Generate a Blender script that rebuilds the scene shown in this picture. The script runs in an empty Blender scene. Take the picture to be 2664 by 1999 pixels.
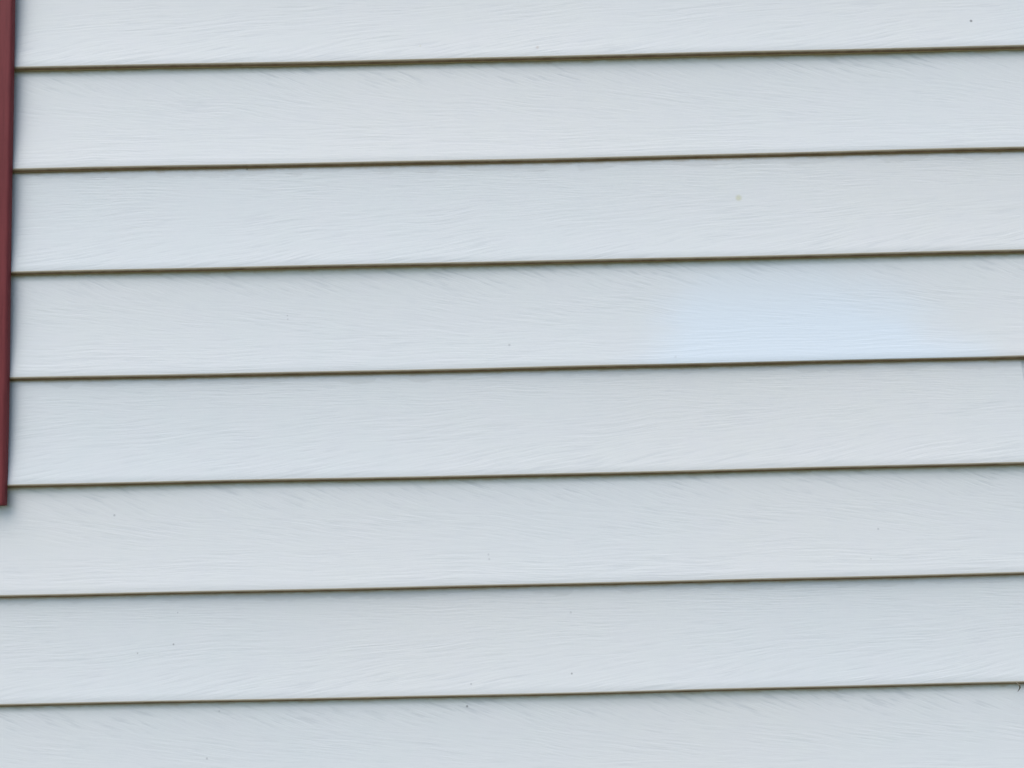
import bpy, math, random
import numpy as np
from mathutils import Vector, Matrix

# ---------------- camera, sky, sun, exposure ----------------
scn = bpy.context.scene
EYE = 1.60                      # eye height above the lawn
Z4 = EYE + 0.07215              # height of the fourth seam seen in the photo
PITCH, YAW, ROLL, DIST = 0.07005504, 0.00149622, -0.02225555, 0.82074909
fw = Vector((math.sin(YAW)*math.cos(PITCH), math.cos(YAW)*math.cos(PITCH), math.sin(PITCH)))
r0 = Vector((math.cos(YAW), -math.sin(YAW), 0)); u0 = r0.cross(fw)
rr = r0*math.cos(ROLL) + u0*math.sin(ROLL)
uu = -r0*math.sin(ROLL) + u0*math.cos(ROLL)
cam_d = bpy.data.cameras.new('camera'); cam = bpy.data.objects.new('camera', cam_d)
scn.collection.objects.link(cam)
M = Matrix((rr, uu, -fw)).transposed().to_4x4()
M.translation = Vector((0, -DIST, EYE))
cam.matrix_world = M
cam_d.sensor_width = 36; cam_d.lens = 0.84*36; cam_d.clip_start = 0.02; cam_d.clip_end = 2000
scn.camera = cam

SUN_EL, SUN_AZ = math.radians(58), math.radians(218)   # azimuth clockwise from +Y: front left of the wall
w = bpy.data.worlds.new('World'); scn.world = w; w.use_nodes = True
nt = w.node_tree; bg = nt.nodes['Background']
sky = nt.nodes.new('ShaderNodeTexSky'); sky.sky_type = 'NISHITA'; sky.sun_disc = False
sky.sun_elevation = SUN_EL; sky.sun_rotation = SUN_AZ
sky.air_density = 1.0; sky.dust_density = 2.0; sky.ozone_density = 1.0
nt.links.new(sky.outputs[0], bg.inputs[0]); bg.inputs[1].default_value = 0.15
sd = bpy.data.lights.new('sun', 'SUN'); sd.energy = 1.45; sd.angle = math.radians(50); sd.color = (1, 0.96, 0.91)
sun = bpy.data.objects.new('sun', sd); scn.collection.objects.link(sun)
sv = Vector((math.sin(SUN_AZ)*math.cos(SUN_EL), math.cos(SUN_AZ)*math.cos(SUN_EL), math.sin(SUN_EL)))
sun.rotation_euler = sv.to_track_quat('Z', 'Y').to_euler(); sun.location = sv*20

vs = scn.view_settings
vs.view_transform = 'Standard'; vs.look = 'None'; vs.gamma = 1; vs.use_curve_mapping = False
vs.exposure = 0.44

rng = random.Random(7)
C = scn.collection

# ---------------- node helpers ----------------
class NT:
    def __init__(s, name):
        s.m = bpy.data.materials.new(name); s.m.use_nodes = True
        s.t = s.m.node_tree; s.b = s.t.nodes['Principled BSDF']
    def n(s, typ, **kw):
        x = s.t.nodes.new(typ)
        for k, v in kw.items(): setattr(x, k, v)
        return x
    def put(s, sock, v):
        if isinstance(v, bpy.types.NodeSocket): s.t.links.new(v, sock)
        elif v is not None: sock.default_value = v
    def math(s, op, a, b=None, c=None, clamp=False):
        x = s.n('ShaderNodeMath', operation=op, use_clamp=clamp)
        s.put(x.inputs[0], a); s.put(x.inputs[1], b)
        if c is not None: s.put(x.inputs[2], c)
        return x.outputs[0]
    def comb(s, x, y, z=0.0):
        c = s.n('ShaderNodeCombineXYZ')
        for i, v in enumerate((x, y, z)): s.put(c.inputs[i], v)
        return c.outputs[0]
    def noise(s, vec, scale=1.0, detail=2.0, rough=0.5):
        x = s.n('ShaderNodeTexNoise'); s.put(x.inputs['Vector'], vec)
        x.inputs['Scale'].default_value = scale; x.inputs['Detail'].default_value = detail
        x.inputs['Roughness'].default_value = rough
        return x.outputs['Fac']
    def mapr(s, v, a, b, c=0.0, d=1.0, smooth=True):
        x = s.n('ShaderNodeMapRange', interpolation_type='SMOOTHSTEP' if smooth else 'LINEAR')
        for i, q in enumerate((v, a, b, c, d)): s.put(x.inputs[i], q)
        return x.outputs[0]
    def mix(s, f, a, b, blend='MIX'):
        x = s.n('ShaderNodeMix', data_type='RGBA', blend_type=blend)
        s.put(x.inputs[0], f); s.put(x.inputs[6], a); s.put(x.inputs[7], b)
        return x.outputs[2]

PITCH_C = 0.1016      # exposed height of one course
BUTT = 0.0050         # how far the bottom of a course stands proud

def vinyl_material():
    k = NT('embossed_vinyl')
    uv = k.n('ShaderNodeUVMap', uv_map='grain').outputs[0]
    sp = k.n('ShaderNodeSeparateXYZ'); k.put(sp.inputs[0], uv)
    u, wv = sp.outputs[0], sp.outputs[1]
    uv2 = k.n('ShaderNodeUVMap', uv_map='course').outputs[0]
    s2 = k.n('ShaderNodeSeparateXYZ'); k.put(s2.inputs[0], uv2)
    kind, seed = s2.outputs[0], s2.outputs[1]
    t = k.math('DIVIDE', wv, PITCH_C)
    # wandering of the grain
    wob = k.noise(k.comb(k.math('MULTIPLY', u, 9.0), k.math('MULTIPLY', wv, 14.0), seed), 1.0, 1.0)
    wob = k.math('MULTIPLY', k.math('SUBTRACT', wob, 0.5), 0.012)
    def layer(slope, fu, fw_, off):
        y = k.math('ADD', k.math('MULTIPLY_ADD', u, slope, wv), wob)
        v = k.comb(k.math('MULTIPLY', u, fu), k.math('MULTIPLY', y, fw_), k.math('ADD', seed, off))
        return k.noise(v, 1.0, 2.5, 0.55)
    # kind 0: strokes fall to the right below the seam and flatten; kind 1: flat, then rising to the right
    a1, a2, a3 = layer(-0.36, 38, 290, 1.3), layer(-0.13, 28, 370, 5.1), layer(0.0, 24, 460, 9.7)
    b1, b2, b3 = layer(-0.02, 32, 540, 2.9), layer(0.07, 26, 420, 6.3), layer(0.17, 22, 340, 11.9)
    def blend3(x1, x2, x3, p, q):
        f1 = k.mapr(t, p[0], p[1]); f2 = k.mapr(t, q[0], q[1])
        m1 = k.n('ShaderNodeMix', data_type='FLOAT'); k.put(m1.inputs[0], f1); k.put(m1.inputs[2], x1); k.put(m1.inputs[3], x2)
        m2 = k.n('ShaderNodeMix', data_type='FLOAT'); k.put(m2.inputs[0], f2); k.put(m2.inputs[2], m1.outputs[0]); k.put(m2.inputs[3], x3)
        return m2.outputs[0]
    ga = blend3(a1, a2, a3, (0.16, 0.38), (0.42, 0.75))
    gb = blend3(b1, b2, b3, (0.22, 0.50), (0.55, 0.85))
    mm = k.n('ShaderNodeMix', data_type='FLOAT'); k.put(mm.inputs[0], kind); k.put(mm.inputs[2], ga); k.put(mm.inputs[3], gb)
    g = mm.outputs[0]
    patchy = k.noise(k.comb(k.math('MULTIPLY', u, 12), k.math('MULTIPLY', wv, 40), k.math('ADD', seed, 31.0)), 1.0, 2.0)
    g2 = k.math('MULTIPLY', k.math('SUBTRACT', g, 0.5), k.mapr(patchy, 0.3, 0.7, 0.45, 1.3))
    fine = k.noise(k.comb(k.math('MULTIPLY', u, 900), k.math('MULTIPLY', wv, 1400), seed), 1.0, 2.0)
    height = k.math('MULTIPLY_ADD', fine, 0.10, g2)
    bmp = k.n('ShaderNodeBump'); bmp.inputs['Strength'].default_value = 1.0; bmp.inputs['Distance'].default_value = 0.00021
    k.put(bmp.inputs['Height'], height)

    # colours: pale vinyl with weathering
    base = (0.748, 0.776, 0.776, 1); warm = (0.775, 0.780, 0.762, 1)
    big = k.noise(k.comb(k.math('MULTIPLY', u, 1.6), k.math('MULTIPLY', seed, 0.23), wv), 1.0, 2.0)
    col = k.mix(k.mapr(big, 0.35, 0.65), base, warm)
    hue = k.noise(k.comb(k.math('MULTIPLY', u, 26), k.math('MULTIPLY', wv, 30), k.math('ADD', seed, 77.0)), 1.0, 2.0, 0.6)
    col = k.mix(k.mapr(hue, 0.3, 0.7, 0.0, 0.25), col, (0.775, 0.765, 0.785, 1))
    # residue in the grain pits, deepened by painted relief shade of the strokes
    top_a = k.math('MULTIPLY', k.mapr(t, 0.30, 0.05), k.math('SUBTRACT', 1.0, kind))
    low_b = k.math('MULTIPLY', k.mapr(t, 0.5, 0.9), kind)
    amt = k.math('ADD', k.math('MULTIPLY_ADD', top_a, 0.30, 0.14), k.math('MULTIPLY', low_b, 0.08))
    col = k.mix(k.math('MULTIPLY', k.mapr(g2, -0.01, -0.20), amt), col, (0.52, 0.55, 0.57, 1))
    mott = k.noise(k.comb(k.math('MULTIPLY', u, 45), k.math('MULTIPLY', wv, 70), seed), 1.0, 3.0, 0.6)
    col = k.mix(k.mapr(mott, 0.35, 0.75, 0.0, 0.10), col, (0.62, 0.655, 0.69, 1))
    # grime zones measured along the profile
    gn = k.noise(k.comb(k.math('MULTIPLY', u, 60), k.math('MULTIPLY', seed, 3.1), 0.0), 1.0, 3.0, 0.6)
    gs = k.noise(k.comb(k.math('MULTIPLY', u, 6), k.math('MULTIPLY', seed, 1.7), 4.0), 1.0, 2.0, 0.5)
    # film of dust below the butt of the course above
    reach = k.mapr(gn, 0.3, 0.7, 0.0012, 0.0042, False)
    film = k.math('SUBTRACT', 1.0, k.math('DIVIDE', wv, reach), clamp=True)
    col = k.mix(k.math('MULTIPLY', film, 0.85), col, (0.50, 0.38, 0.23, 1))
    # painted shade of the embossed grain edge: wavy grey band atop flat-grained boards
    wvy = k.noise(k.comb(k.math('MULTIPLY', u, 38), k.math('MULTIPLY', wv, 60), k.math('ADD', seed, 55.0)), 1.0, 2.5)
    edge = k.mapr(wvy, 0.3, 0.7, 0.0035, 0.0105, False)
    emboss_shade = k.mapr(k.math('SUBTRACT', edge, wv), 0.0, 0.0012)
    col = k.mix(k.math('MULTIPLY', emboss_shade, k.math('MULTIPLY_ADD', kind, 0.11, 0.03)), col, (0.42, 0.42, 0.40, 1))
    # lip: weathered nose, then brown dirt on the underside
    nose = k.mapr(wv, LIP0 - 0.0006, LIP0 + 0.0004)
    col = k.mix(nose, col, k.mix(gs, (0.60, 0.49, 0.34, 1), (0.52, 0.45, 0.35, 1)))
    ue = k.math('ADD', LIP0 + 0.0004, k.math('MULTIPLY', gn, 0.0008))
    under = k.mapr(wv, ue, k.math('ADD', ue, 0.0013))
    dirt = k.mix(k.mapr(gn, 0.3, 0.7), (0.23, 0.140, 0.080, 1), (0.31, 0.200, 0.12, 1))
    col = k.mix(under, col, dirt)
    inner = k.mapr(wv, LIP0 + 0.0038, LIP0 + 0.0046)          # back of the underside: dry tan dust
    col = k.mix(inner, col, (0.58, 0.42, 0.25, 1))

    # marks on the wall, in metres (x, height): pale bluish patch and small specks
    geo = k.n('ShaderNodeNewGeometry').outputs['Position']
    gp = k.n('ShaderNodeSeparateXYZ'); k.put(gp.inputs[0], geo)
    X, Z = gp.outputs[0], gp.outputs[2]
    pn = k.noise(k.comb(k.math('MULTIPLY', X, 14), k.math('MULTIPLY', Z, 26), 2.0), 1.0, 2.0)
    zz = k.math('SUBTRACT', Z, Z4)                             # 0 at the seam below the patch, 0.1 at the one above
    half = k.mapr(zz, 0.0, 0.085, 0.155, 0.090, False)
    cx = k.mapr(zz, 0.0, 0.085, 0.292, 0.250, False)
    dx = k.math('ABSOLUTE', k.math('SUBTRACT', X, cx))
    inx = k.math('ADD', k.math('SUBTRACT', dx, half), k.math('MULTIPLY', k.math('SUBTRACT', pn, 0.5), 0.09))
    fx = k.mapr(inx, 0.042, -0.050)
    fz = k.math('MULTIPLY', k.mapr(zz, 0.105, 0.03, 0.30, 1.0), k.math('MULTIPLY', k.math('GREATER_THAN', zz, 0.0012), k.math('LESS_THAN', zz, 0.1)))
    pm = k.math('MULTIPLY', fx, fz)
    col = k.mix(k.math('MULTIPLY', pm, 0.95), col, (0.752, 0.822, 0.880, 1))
    wc = k.comb(X, 0.0, Z)
    for (sx, sz, r, c, f) in SPECKS:
        d = k.n('ShaderNodeVectorMath', operation='DISTANCE'); k.put(d.inputs[0], wc); d.inputs[1].default_value = (sx, 0, sz)
        col = k.mix(k.mapr(d.outputs['Value'], r*1.3, r*0.3, 0.0, f*0.8), col, c)
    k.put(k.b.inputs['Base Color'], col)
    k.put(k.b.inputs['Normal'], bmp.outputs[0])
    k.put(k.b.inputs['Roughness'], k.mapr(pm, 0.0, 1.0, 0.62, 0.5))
    k.b.inputs['Specular IOR Level'].default_value = 0.25
    return k.m

LIP0 = PITCH_C - 0.0033
# pixel of the photo -> point of the wall plane (used once, to read off where the specks sit)
def wall_pt(px, py):
    f = 0.84*2664
    v = fw + rr*((px-1332)/f) - uu*((py-999.5)/f)
    t = DIST/v.y
    return v.x*t, EYE + v.z*t
DK, GY, TN = (0.12, 0.12, 0.12, 1), (0.40, 0.41, 0.42, 1), (0.60, 0.59, 0.38, 1)
SPECKS = []
for px, py, r, c, f in [(2524, 57, .0015, DK, .9), (1921, 516, .0034, TN, .75), (298, 1341, .0012, GY, .8), (358, 1700, .0009, GY, .8),
        (451, 1677, .0010, DK, .6), (461, 1595, .0008, GY, .7), (1215, 1839, .0012, DK, .8), (1487, 1751, .0010, DK, .7), (1226, 1778, .0011, GY, .7),
        (1485, 1594, .0013, GY, .5), (538, 1974, .0012, GY, .7), (569, 1852, .0010, GY, .6), (1398, 127, .0018, (0.55, 0.47, 0.43, 1), .6),
        (1325, 899, .0014, GY, .6), (643, 441, .0010, DK, .7), (2283, 1376, .0011, GY, .6), (1271, 1442, .0012, GY, .45), (1273, 1454, .0012, GY, .45),
        (1755, 930, .0014, GY, .3), (2262, 1453, .0009, GY, .5), (748, 822, .0008, GY, .6), (749, 831, .0009, GY, .5), (1094, 122, .001, TN, .5)]:
    x, z = wall_pt(px, py); SPECKS.append((x, z, r, c, f))

VINYL = vinyl_material()

def plain(name, col, rough=0.7, bump=0.0, scale=(1, 1, 1), var=0.15, detail=4.0, dist=0.002):
    k = NT(name)
    tc = k.n('ShaderNodeTexCoord').outputs['Object']
    mp = k.n('ShaderNodeMapping'); k.put(mp.inputs[0], tc); mp.inputs['Scale'].default_value = scale
    nz = k.noise(mp.outputs[0], 1.0, detail, 0.6)
    dark = tuple(c*(1-var) for c in col[:3]) + (1,); lite = tuple(min(1, c*(1+var)) for c in col[:3]) + (1,)
    k.put(k.b.inputs['Base Color'], k.mix(k.mapr(nz, 0.3, 0.7), dark, lite))
    k.b.inputs['Roughness'].default_value = rough
    k.b.inputs['Specular IOR Level'].default_value = 0.14
    if bump:
        b = k.n('ShaderNodeBump'); b.inputs['Strength'].default_value = bump; b.inputs['Distance'].default_value = dist
        k.put(b.inputs['Height'], nz); k.put(k.b.inputs['Normal'], b.outputs[0])
    return k.m
RED = plain('oxblood_plastic', (0.185, 0.039, 0.042), 0.55, 0.6, (260, 260, 22), 0.10, 5.0, 0.0005)
CONC = plain('concrete', (0.30, 0.29, 0.27), 0.9, 0.6, (30, 30, 30), 0.15)
SHEATH = plain('sheathing', (0.25, 0.2, 0.14), 0.9, 0.2, (8, 8, 30))
GRASS = plain('lawn', (0.075, 0.10, 0.04), 0.95, 0.8, (25, 25, 25), 0.35, 6.0, 0.03)
DEBRIS = plain('dry_debris', (0.20, 0.17, 0.13), 0.9, 0.3, (900, 900, 900), 0.3)

def link(name, me, mat, parent=None):
    o = bpy.data.objects.new(name, me); C.objects.link(o)
    if mat: me.materials.append(mat)
    if parent: o.parent = parent
    return o
def box_mesh(name, lo, hi, bevel=0.0, seg=3):
    import bmesh
    bm = bmesh.new(); bmesh.ops.create_cube(bm, size=1.0)
    lo, hi = Vector(lo), Vector(hi)
    for v in bm.verts: v.co = Vector([(lo[i]+hi[i])/2 + v.co[i]*(hi[i]-lo[i]) for i in range(3)])
    if bevel: bmesh.ops.bevel(bm, geom=bm.edges[:], offset=bevel, segments=seg, profile=0.5, affect='EDGES')
    me = bpy.data.meshes.new(name); bm.to_mesh(me); bm.free()
    for p in me.polygons: p.use_smooth = False
    return me

# ---------------- ground ----------------
gx = np.linspace(-1, 1, 41); gv = []; gf = []
gx = np.sign(gx)*np.abs(gx)**3*400
for i, a in enumerate(gx):
    for j, b in enumerate(gx):
        gv.append((a, b, 0.02*math.sin(a*0.31)*math.cos(b*0.27) if abs(b) > 3 and abs(a) < 60 else 0))
n = len(gx)
for i in range(n-1):
    for j in range(n-1): gf.append((i*n+j, (i+1)*n+j, (i+1)*n+j+1, i*n+j+1))
me = bpy.data.meshes.new('lawn'); me.from_pydata(gv, [], gf)
lawn = link('lawn', me, GRASS); lawn['kind'] = 'structure'

# ---------------- the siding wall ----------------
wall = bpy.data.objects.new('house_siding', None); C.objects.link(wall)
wall['kind'] = 'thing'
wall['label'] = 'pale blue-white vinyl siding wall of lapped horizontal boards with thin brown seams'
wall['category'] = 'wall'
XL, XR = -2.6, 2.6
# small departures of the seven visible seams from an even spacing (metres)
OFF = {3: 0.0, 2: -0.0002, 1: 0.0005, 0: -0.0001, -1: 0.0001, -2: -0.00085, -3: 0.00055}
def seam(k, x):                     # height of seam k (0 = fourth seam in view) at x
    bow = -0.00045*np.cos(np.pi*x/0.56)*np.exp(-(x/1.2)**2)
    wav = 0.00018*np.sin(x*9.1 + k*2.3) + 0.00012*np.sin(x*23.7 + k*5.1)
    return Z4 + k*PITCH_C + OFF.get(k, 0) + bow + wav
def out(k, x):                      # slow bulging of the sheet
    return 0.0004*np.sin(x*5.3 + k*1.9) + 0.00025*np.sin(x*13.0 + k*4.2)

def rows_for(k, last):
    """rows below seam k+1 down to seam k: list of (fraction down, metre offset up, outward, w)"""
    R = []
    top, bot = -0.0013, 0.0017       # face starts 1.7 mm under the seam line, ends 1.9 mm above the next
    H = PITCH_C
    for q in np.linspace(0, 1, 16):
        o = BUTT*(0.10*q + 0.90*q**2.3)
        wloc = q*(LIP0)
        R.append((q, top*(1-q) + bot*q, o, wloc))
    # rounded nose and undercut lip
    R.append((1, bot - 0.0005, BUTT - 0.0001, LIP0 + 0.0005))
    R.append((1, bot - 0.0010, BUTT - 0.0004, LIP0 + 0.0010))
    R.append((1, bot - 0.0017, BUTT - 0.0009, LIP0 + 0.0018))
    R.append((1, bot - 0.0024, BUTT - 0.0015, LIP0 + 0.0030))
    R.append((1, bot - 0.0030, BUTT - 0.0022, LIP0 + 0.0040))
    R.append((1, bot - 0.0030, 0.0006, LIP0 + 0.0060))
    if last:
        R.append((1, bot + 0.004, -0.0010, LIP0 + 0.009))      # hooks up behind the panel below
    return R
def panel(kb, x0, x1, inset=0.0, slant=False):
    """double panel whose lower seam is kb: courses kb+1 (upper) and kb (lower)"""
    n = max(8, int((x1-x0)/0.012)); xs = np.linspace(x0, x1, n)
    xs = np.sort(np.append(xs, [x0+0.0003, x1-0.0003, x0+0.0008, x1-0.0008])); n = len(xs)   # keeps the cut ends crisp
    pos = []; segs = []
    def addrow(zc, o): pos.append((zc, o)); return len(pos)-1
    prev = None
    # tongue tucked behind the panel above
    zt = seam(kb+2, xs)
    a = addrow(zt + 0.012, np.full(n, -0.0012)); b = None
    first = True
    for ci, k in enumerate((kb+1, kb)):
        zt_, zb_ = seam(k+1, xs), seam(k, xs)
        R = rows_for(k, ci == 1); last = None
        for (q, off, o, wl) in R:
            bul = out(k, xs)*(0.4 + 0.6*q) if True else 0
            if first:
                i = addrow(zt_*(1-q) + zb_*q + off, o + bul); segs.append((a, i, -0.002, 0.0, k)); first = False
            elif last is None:
                # the upper course's last row is this course's first row
                last = (prev, 0.0); continue
            else:
                i = addrow(zt_*(1-q) + zb_*q + off, o + bul)
            if last is not None: segs.append((last[0], i, last[1], wl, k))
            last = (i, wl)
        prev = last[0]
    V = np.zeros((len(pos), n, 3))
    for r, (z, o) in enumerate(pos):
        X = xs.copy()
        if slant:                         # the cut end leans outwards below the seam
            ramp = np.clip((seam(kb+2, x1) - z)/0.03, 0, 3.2)*0.0028
            X = xs + ramp*(xs > x1-0.03)*((xs-(x1-0.03))/0.03)
        V[r, :, 0] = X; V[r, :, 1] = -(o - inset); V[r, :, 2] = z
    faces = []; uvs = []; uv2 = []
    for (ra, rb, wa, wb, k) in segs:
        sd_ = float((k*7919) % 97) + (0.37 if x0 > 0 else 0)
        kd = float(k % 2 == 1)         # the two embossings alternate
        for j in range(n-1):
            faces.append((ra*n+j, rb*n+j, rb*n+j+1, ra*n+j+1))
            uvs += [xs[j], wa, xs[j], wb, xs[j+1], wb, xs[j+1], wa]
            uv2 += [kd, sd_]*4
    me = bpy.data.meshes.new('siding_panel'); me.from_pydata(V.reshape(-1, 3).tolist(), [], faces)
    l = me.uv_layers.new(name='grain'); l.data.foreach_set('uv', uvs)
    l = me.uv_layers.new(name='course'); l.data.foreach_set('uv', uv2)
    me.polygons.foreach_set('use_smooth', [True]*len(faces)); me.update()
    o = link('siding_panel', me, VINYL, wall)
    md = o.modifiers.new('thickness', 'SOLIDIFY'); md.thickness = 0.0009; md.offset = -1.0
    return o
KB = [-14 + 2*i for i in range(13)]       # -14 ... 10 : seam -2 is the sixth seam in view
random.seed(3)
for kb in KB:
    if kb == -2:
        xj = wall_pt(2655.0, 938)[0]
        a = panel(kb, XL, xj, 0.0, slant=True)
        b = panel(kb, xj-0.024, XR, 0.0018)
    else:
        xj = {-4: -1.55, 0: 1.35, 2: -1.05, -6: 1.75}.get(kb, random.choice((-1, 1))*random.uniform(0.8, 1.9))
        a = panel(kb, XL, xj, 0.0); b = panel(kb, xj-0.024, XR, 0.00125)
    if kb == 0: a['label'] = 'siding panel with a pale blue patch on its lower board'
zb, ztop = Z4 - 14*PITCH_C, Z4 + 12*PITCH_C
link('sheathing', box_mesh('sheathing', (XL+0.004, 0.010, zb-0.02), (XR-0.004, 0.15, ztop+0.008)), SHEATH, wall)
link('foundation', box_mesh('foundation', (XL, 0.012, -0.3), (XR, 0.22, zb-0.022), 0.004), CONC, wall)
for s, nm in ((-1, 'corner_post'), (1, 'corner_post')):
    xa, xb = (XL-0.07, XL-0.001) if s < 0 else (XR+0.001, XR+0.07)
    link(nm, box_mesh(nm, (xa, -0.018, zb-0.01), (xb, 0.15, ztop+0.01), 0.003), plain('corner_vinyl', (0.72, 0.76, 0.79), 0.5), wall)
link('top_trim', box_mesh('top_trim', (XL-0.07, -0.02, ztop+0.0125), (XR+0.07, 0.16, ztop+0.14), 0.003), plain('trim_vinyl', (0.74, 0.77, 0.79), 0.5), wall)

# ---------------- shutter ----------------
SX = -0.4770; SB = wall_pt(6, 1315)[1]; SH = 1.32; SW = 0.38
FRONT = 0.0062; TH = 0.0055           # stands on the butts of the boards
sh = bpy.data.objects.new('window_shutter', None); C.objects.link(sh)
sh.location = (SX - SW/2, -FRONT + 0.001, SB)
sh['label'] = 'dark oxblood red shutter standing on the pale siding at the left edge'
sh['category'] = 'shutter'
def stile(x0, x1):
    # front face slightly bellied, rounded long edge, fine grain from the material
    import bmesh
    bm = bmesh.new()
    m = 26; prof = []
    r = 0.0026
    prof.append((x0, 0.0)); 
    for i in range(5):
        a = math.pi - i*math.pi/8; prof.append((x0 + r + r*math.cos(a), -(TH - r) - r*math.sin(a)))
    for i in range(5):
        a = math.pi/2 - i*math.pi/8; prof.append((x1 - r + r*math.cos(a), -(TH - r) - r*math.sin(a)))
    prof.append((x1, 0.0))
    rings = []
    zs = [0, 0.0008, 0.003] + list(np.linspace(0.02, SH-0.003, m)) + [SH]
    for z in zs:
        ed = 0.0016 if z == 0 else (0.0004 if z == 0.0008 else 0)
        wob = 0.0007*math.sin(z*7.0 + 1) + 0.0003*math.sin(z*19)
        rings.append([bm.verts.new((x + wob*(0.6 if y < -0.004 else 1), min(0, y + ed), z)) for x, y in prof])
    L = len(prof)
    for a, b in zip(rings, rings[1:]):
        for i in range(L): bm.faces.new((a[i], a[(i+1) % L], b[(i+1) % L], b[i]))
    bm.faces.new(rings[0][::-1]); bm.faces.new(rings[-1])
    bmesh.ops.recalc_face_normals(bm, faces=bm.faces[:])
    me = bpy.data.meshes.new('stile'); bm.to_mesh(me); bm.free()
    return me
ST = 0.045
link('stile', stile(SW/2-ST, SW/2), RED, sh)
link('stile', stile(-SW/2, -SW/2+ST), RED, sh)
for z0, z1 in ((0.0, 0.075), (SH/2-0.035, SH/2+0.035), (SH-0.06, SH)):
    link('rail', box_mesh('rail', (-SW/2+ST+.0003, -TH+0.0012, z0+0.0006), (SW/2-ST-.0003, -0.0005, z1-0.0006), 0.0012), RED, sh)
def louvers(z0, z1):
    import bmesh
    bm = bmesh.new(); z = z0 + 0.004
    x0, x1 = -SW/2+ST+.0006, SW/2-ST-.0006
    cnt = round((z1-z0-0.0315)/0.0275); stp = (z1-z0-0.0315-0.004)/cnt
    for _ in range(cnt+1):
        q = [(x0, -0.0060, z), (x0, -0.0015, z+0.030), (x0, -0.0005, z+0.030), (x0, -0.0048, z)]
        va = [bm.verts.new(c) for c in q]; vb = [bm.verts.new((x1, c[1], c[2])) for c in q]
        for i in range(4): bm.faces.new((va[i], vb[i], vb[(i+1) % 4], va[(i+1) % 4]))
        bm.faces.new(va[::-1]); bm.faces.new(vb)
        z += stp
    bmesh.ops.recalc_face_normals(bm, faces=bm.faces[:])
    me = bpy.data.meshes.new('louver_panel'); bm.to_mesh(me); bm.free(); return me
link('louver_panel', louvers(0.075, SH/2-0.035), RED, sh)
link('louver_panel', louvers(SH/2+0.035, SH-0.06), RED, sh)

# ---------------- scrap caught under a seam ----------------
import bmesh
dx, dz = wall_pt(2640, 1778)
bm = bmesh.new()
path = [(-0.0024, -0.0068, 0.0030), (-0.0012, -0.0078, 0.0014), (0.0, -0.0078, 0.0), (0.0010, -0.0064, -0.0022), (0.0016, -0.0034, -0.0050), (0.0018, -0.0012, -0.0072)]
rad = [0.0003, 0.0005, 0.0007, 0.0006, 0.0004, 0.0002]
rings = []
for (x, y, z), r in zip(path, rad):
    rings.append([bm.verts.new((x + r*math.cos(a)*1.1, y + r*0.6*math.sin(a), z + r*math.sin(a)*0.5)) for a in np.linspace(0, 2*math.pi, 9)[:-1]])
for a, b in zip(rings, rings[1:]):
    for i in range(8): bm.faces.new((a[i], a[(i+1) % 8], b[(i+1) % 8], b[i]))
bm.faces.new(rings[0]); bm.faces.new(rings[-1][::-1])
bmesh.ops.recalc_face_normals(bm, faces=bm.faces[:])
me = bpy.data.meshes.new('plant_scrap'); bm.to_mesh(me); bm.free()
for p in me.polygons: p.use_smooth = True
sc_ = link('plant_scrap', me, DEBRIS); sc_.location = (dx, 0.0, dz)
sc_['label'] = 'tiny dark curled scrap hanging from the lowest seam near the right edge'
sc_['category'] = 'debris'
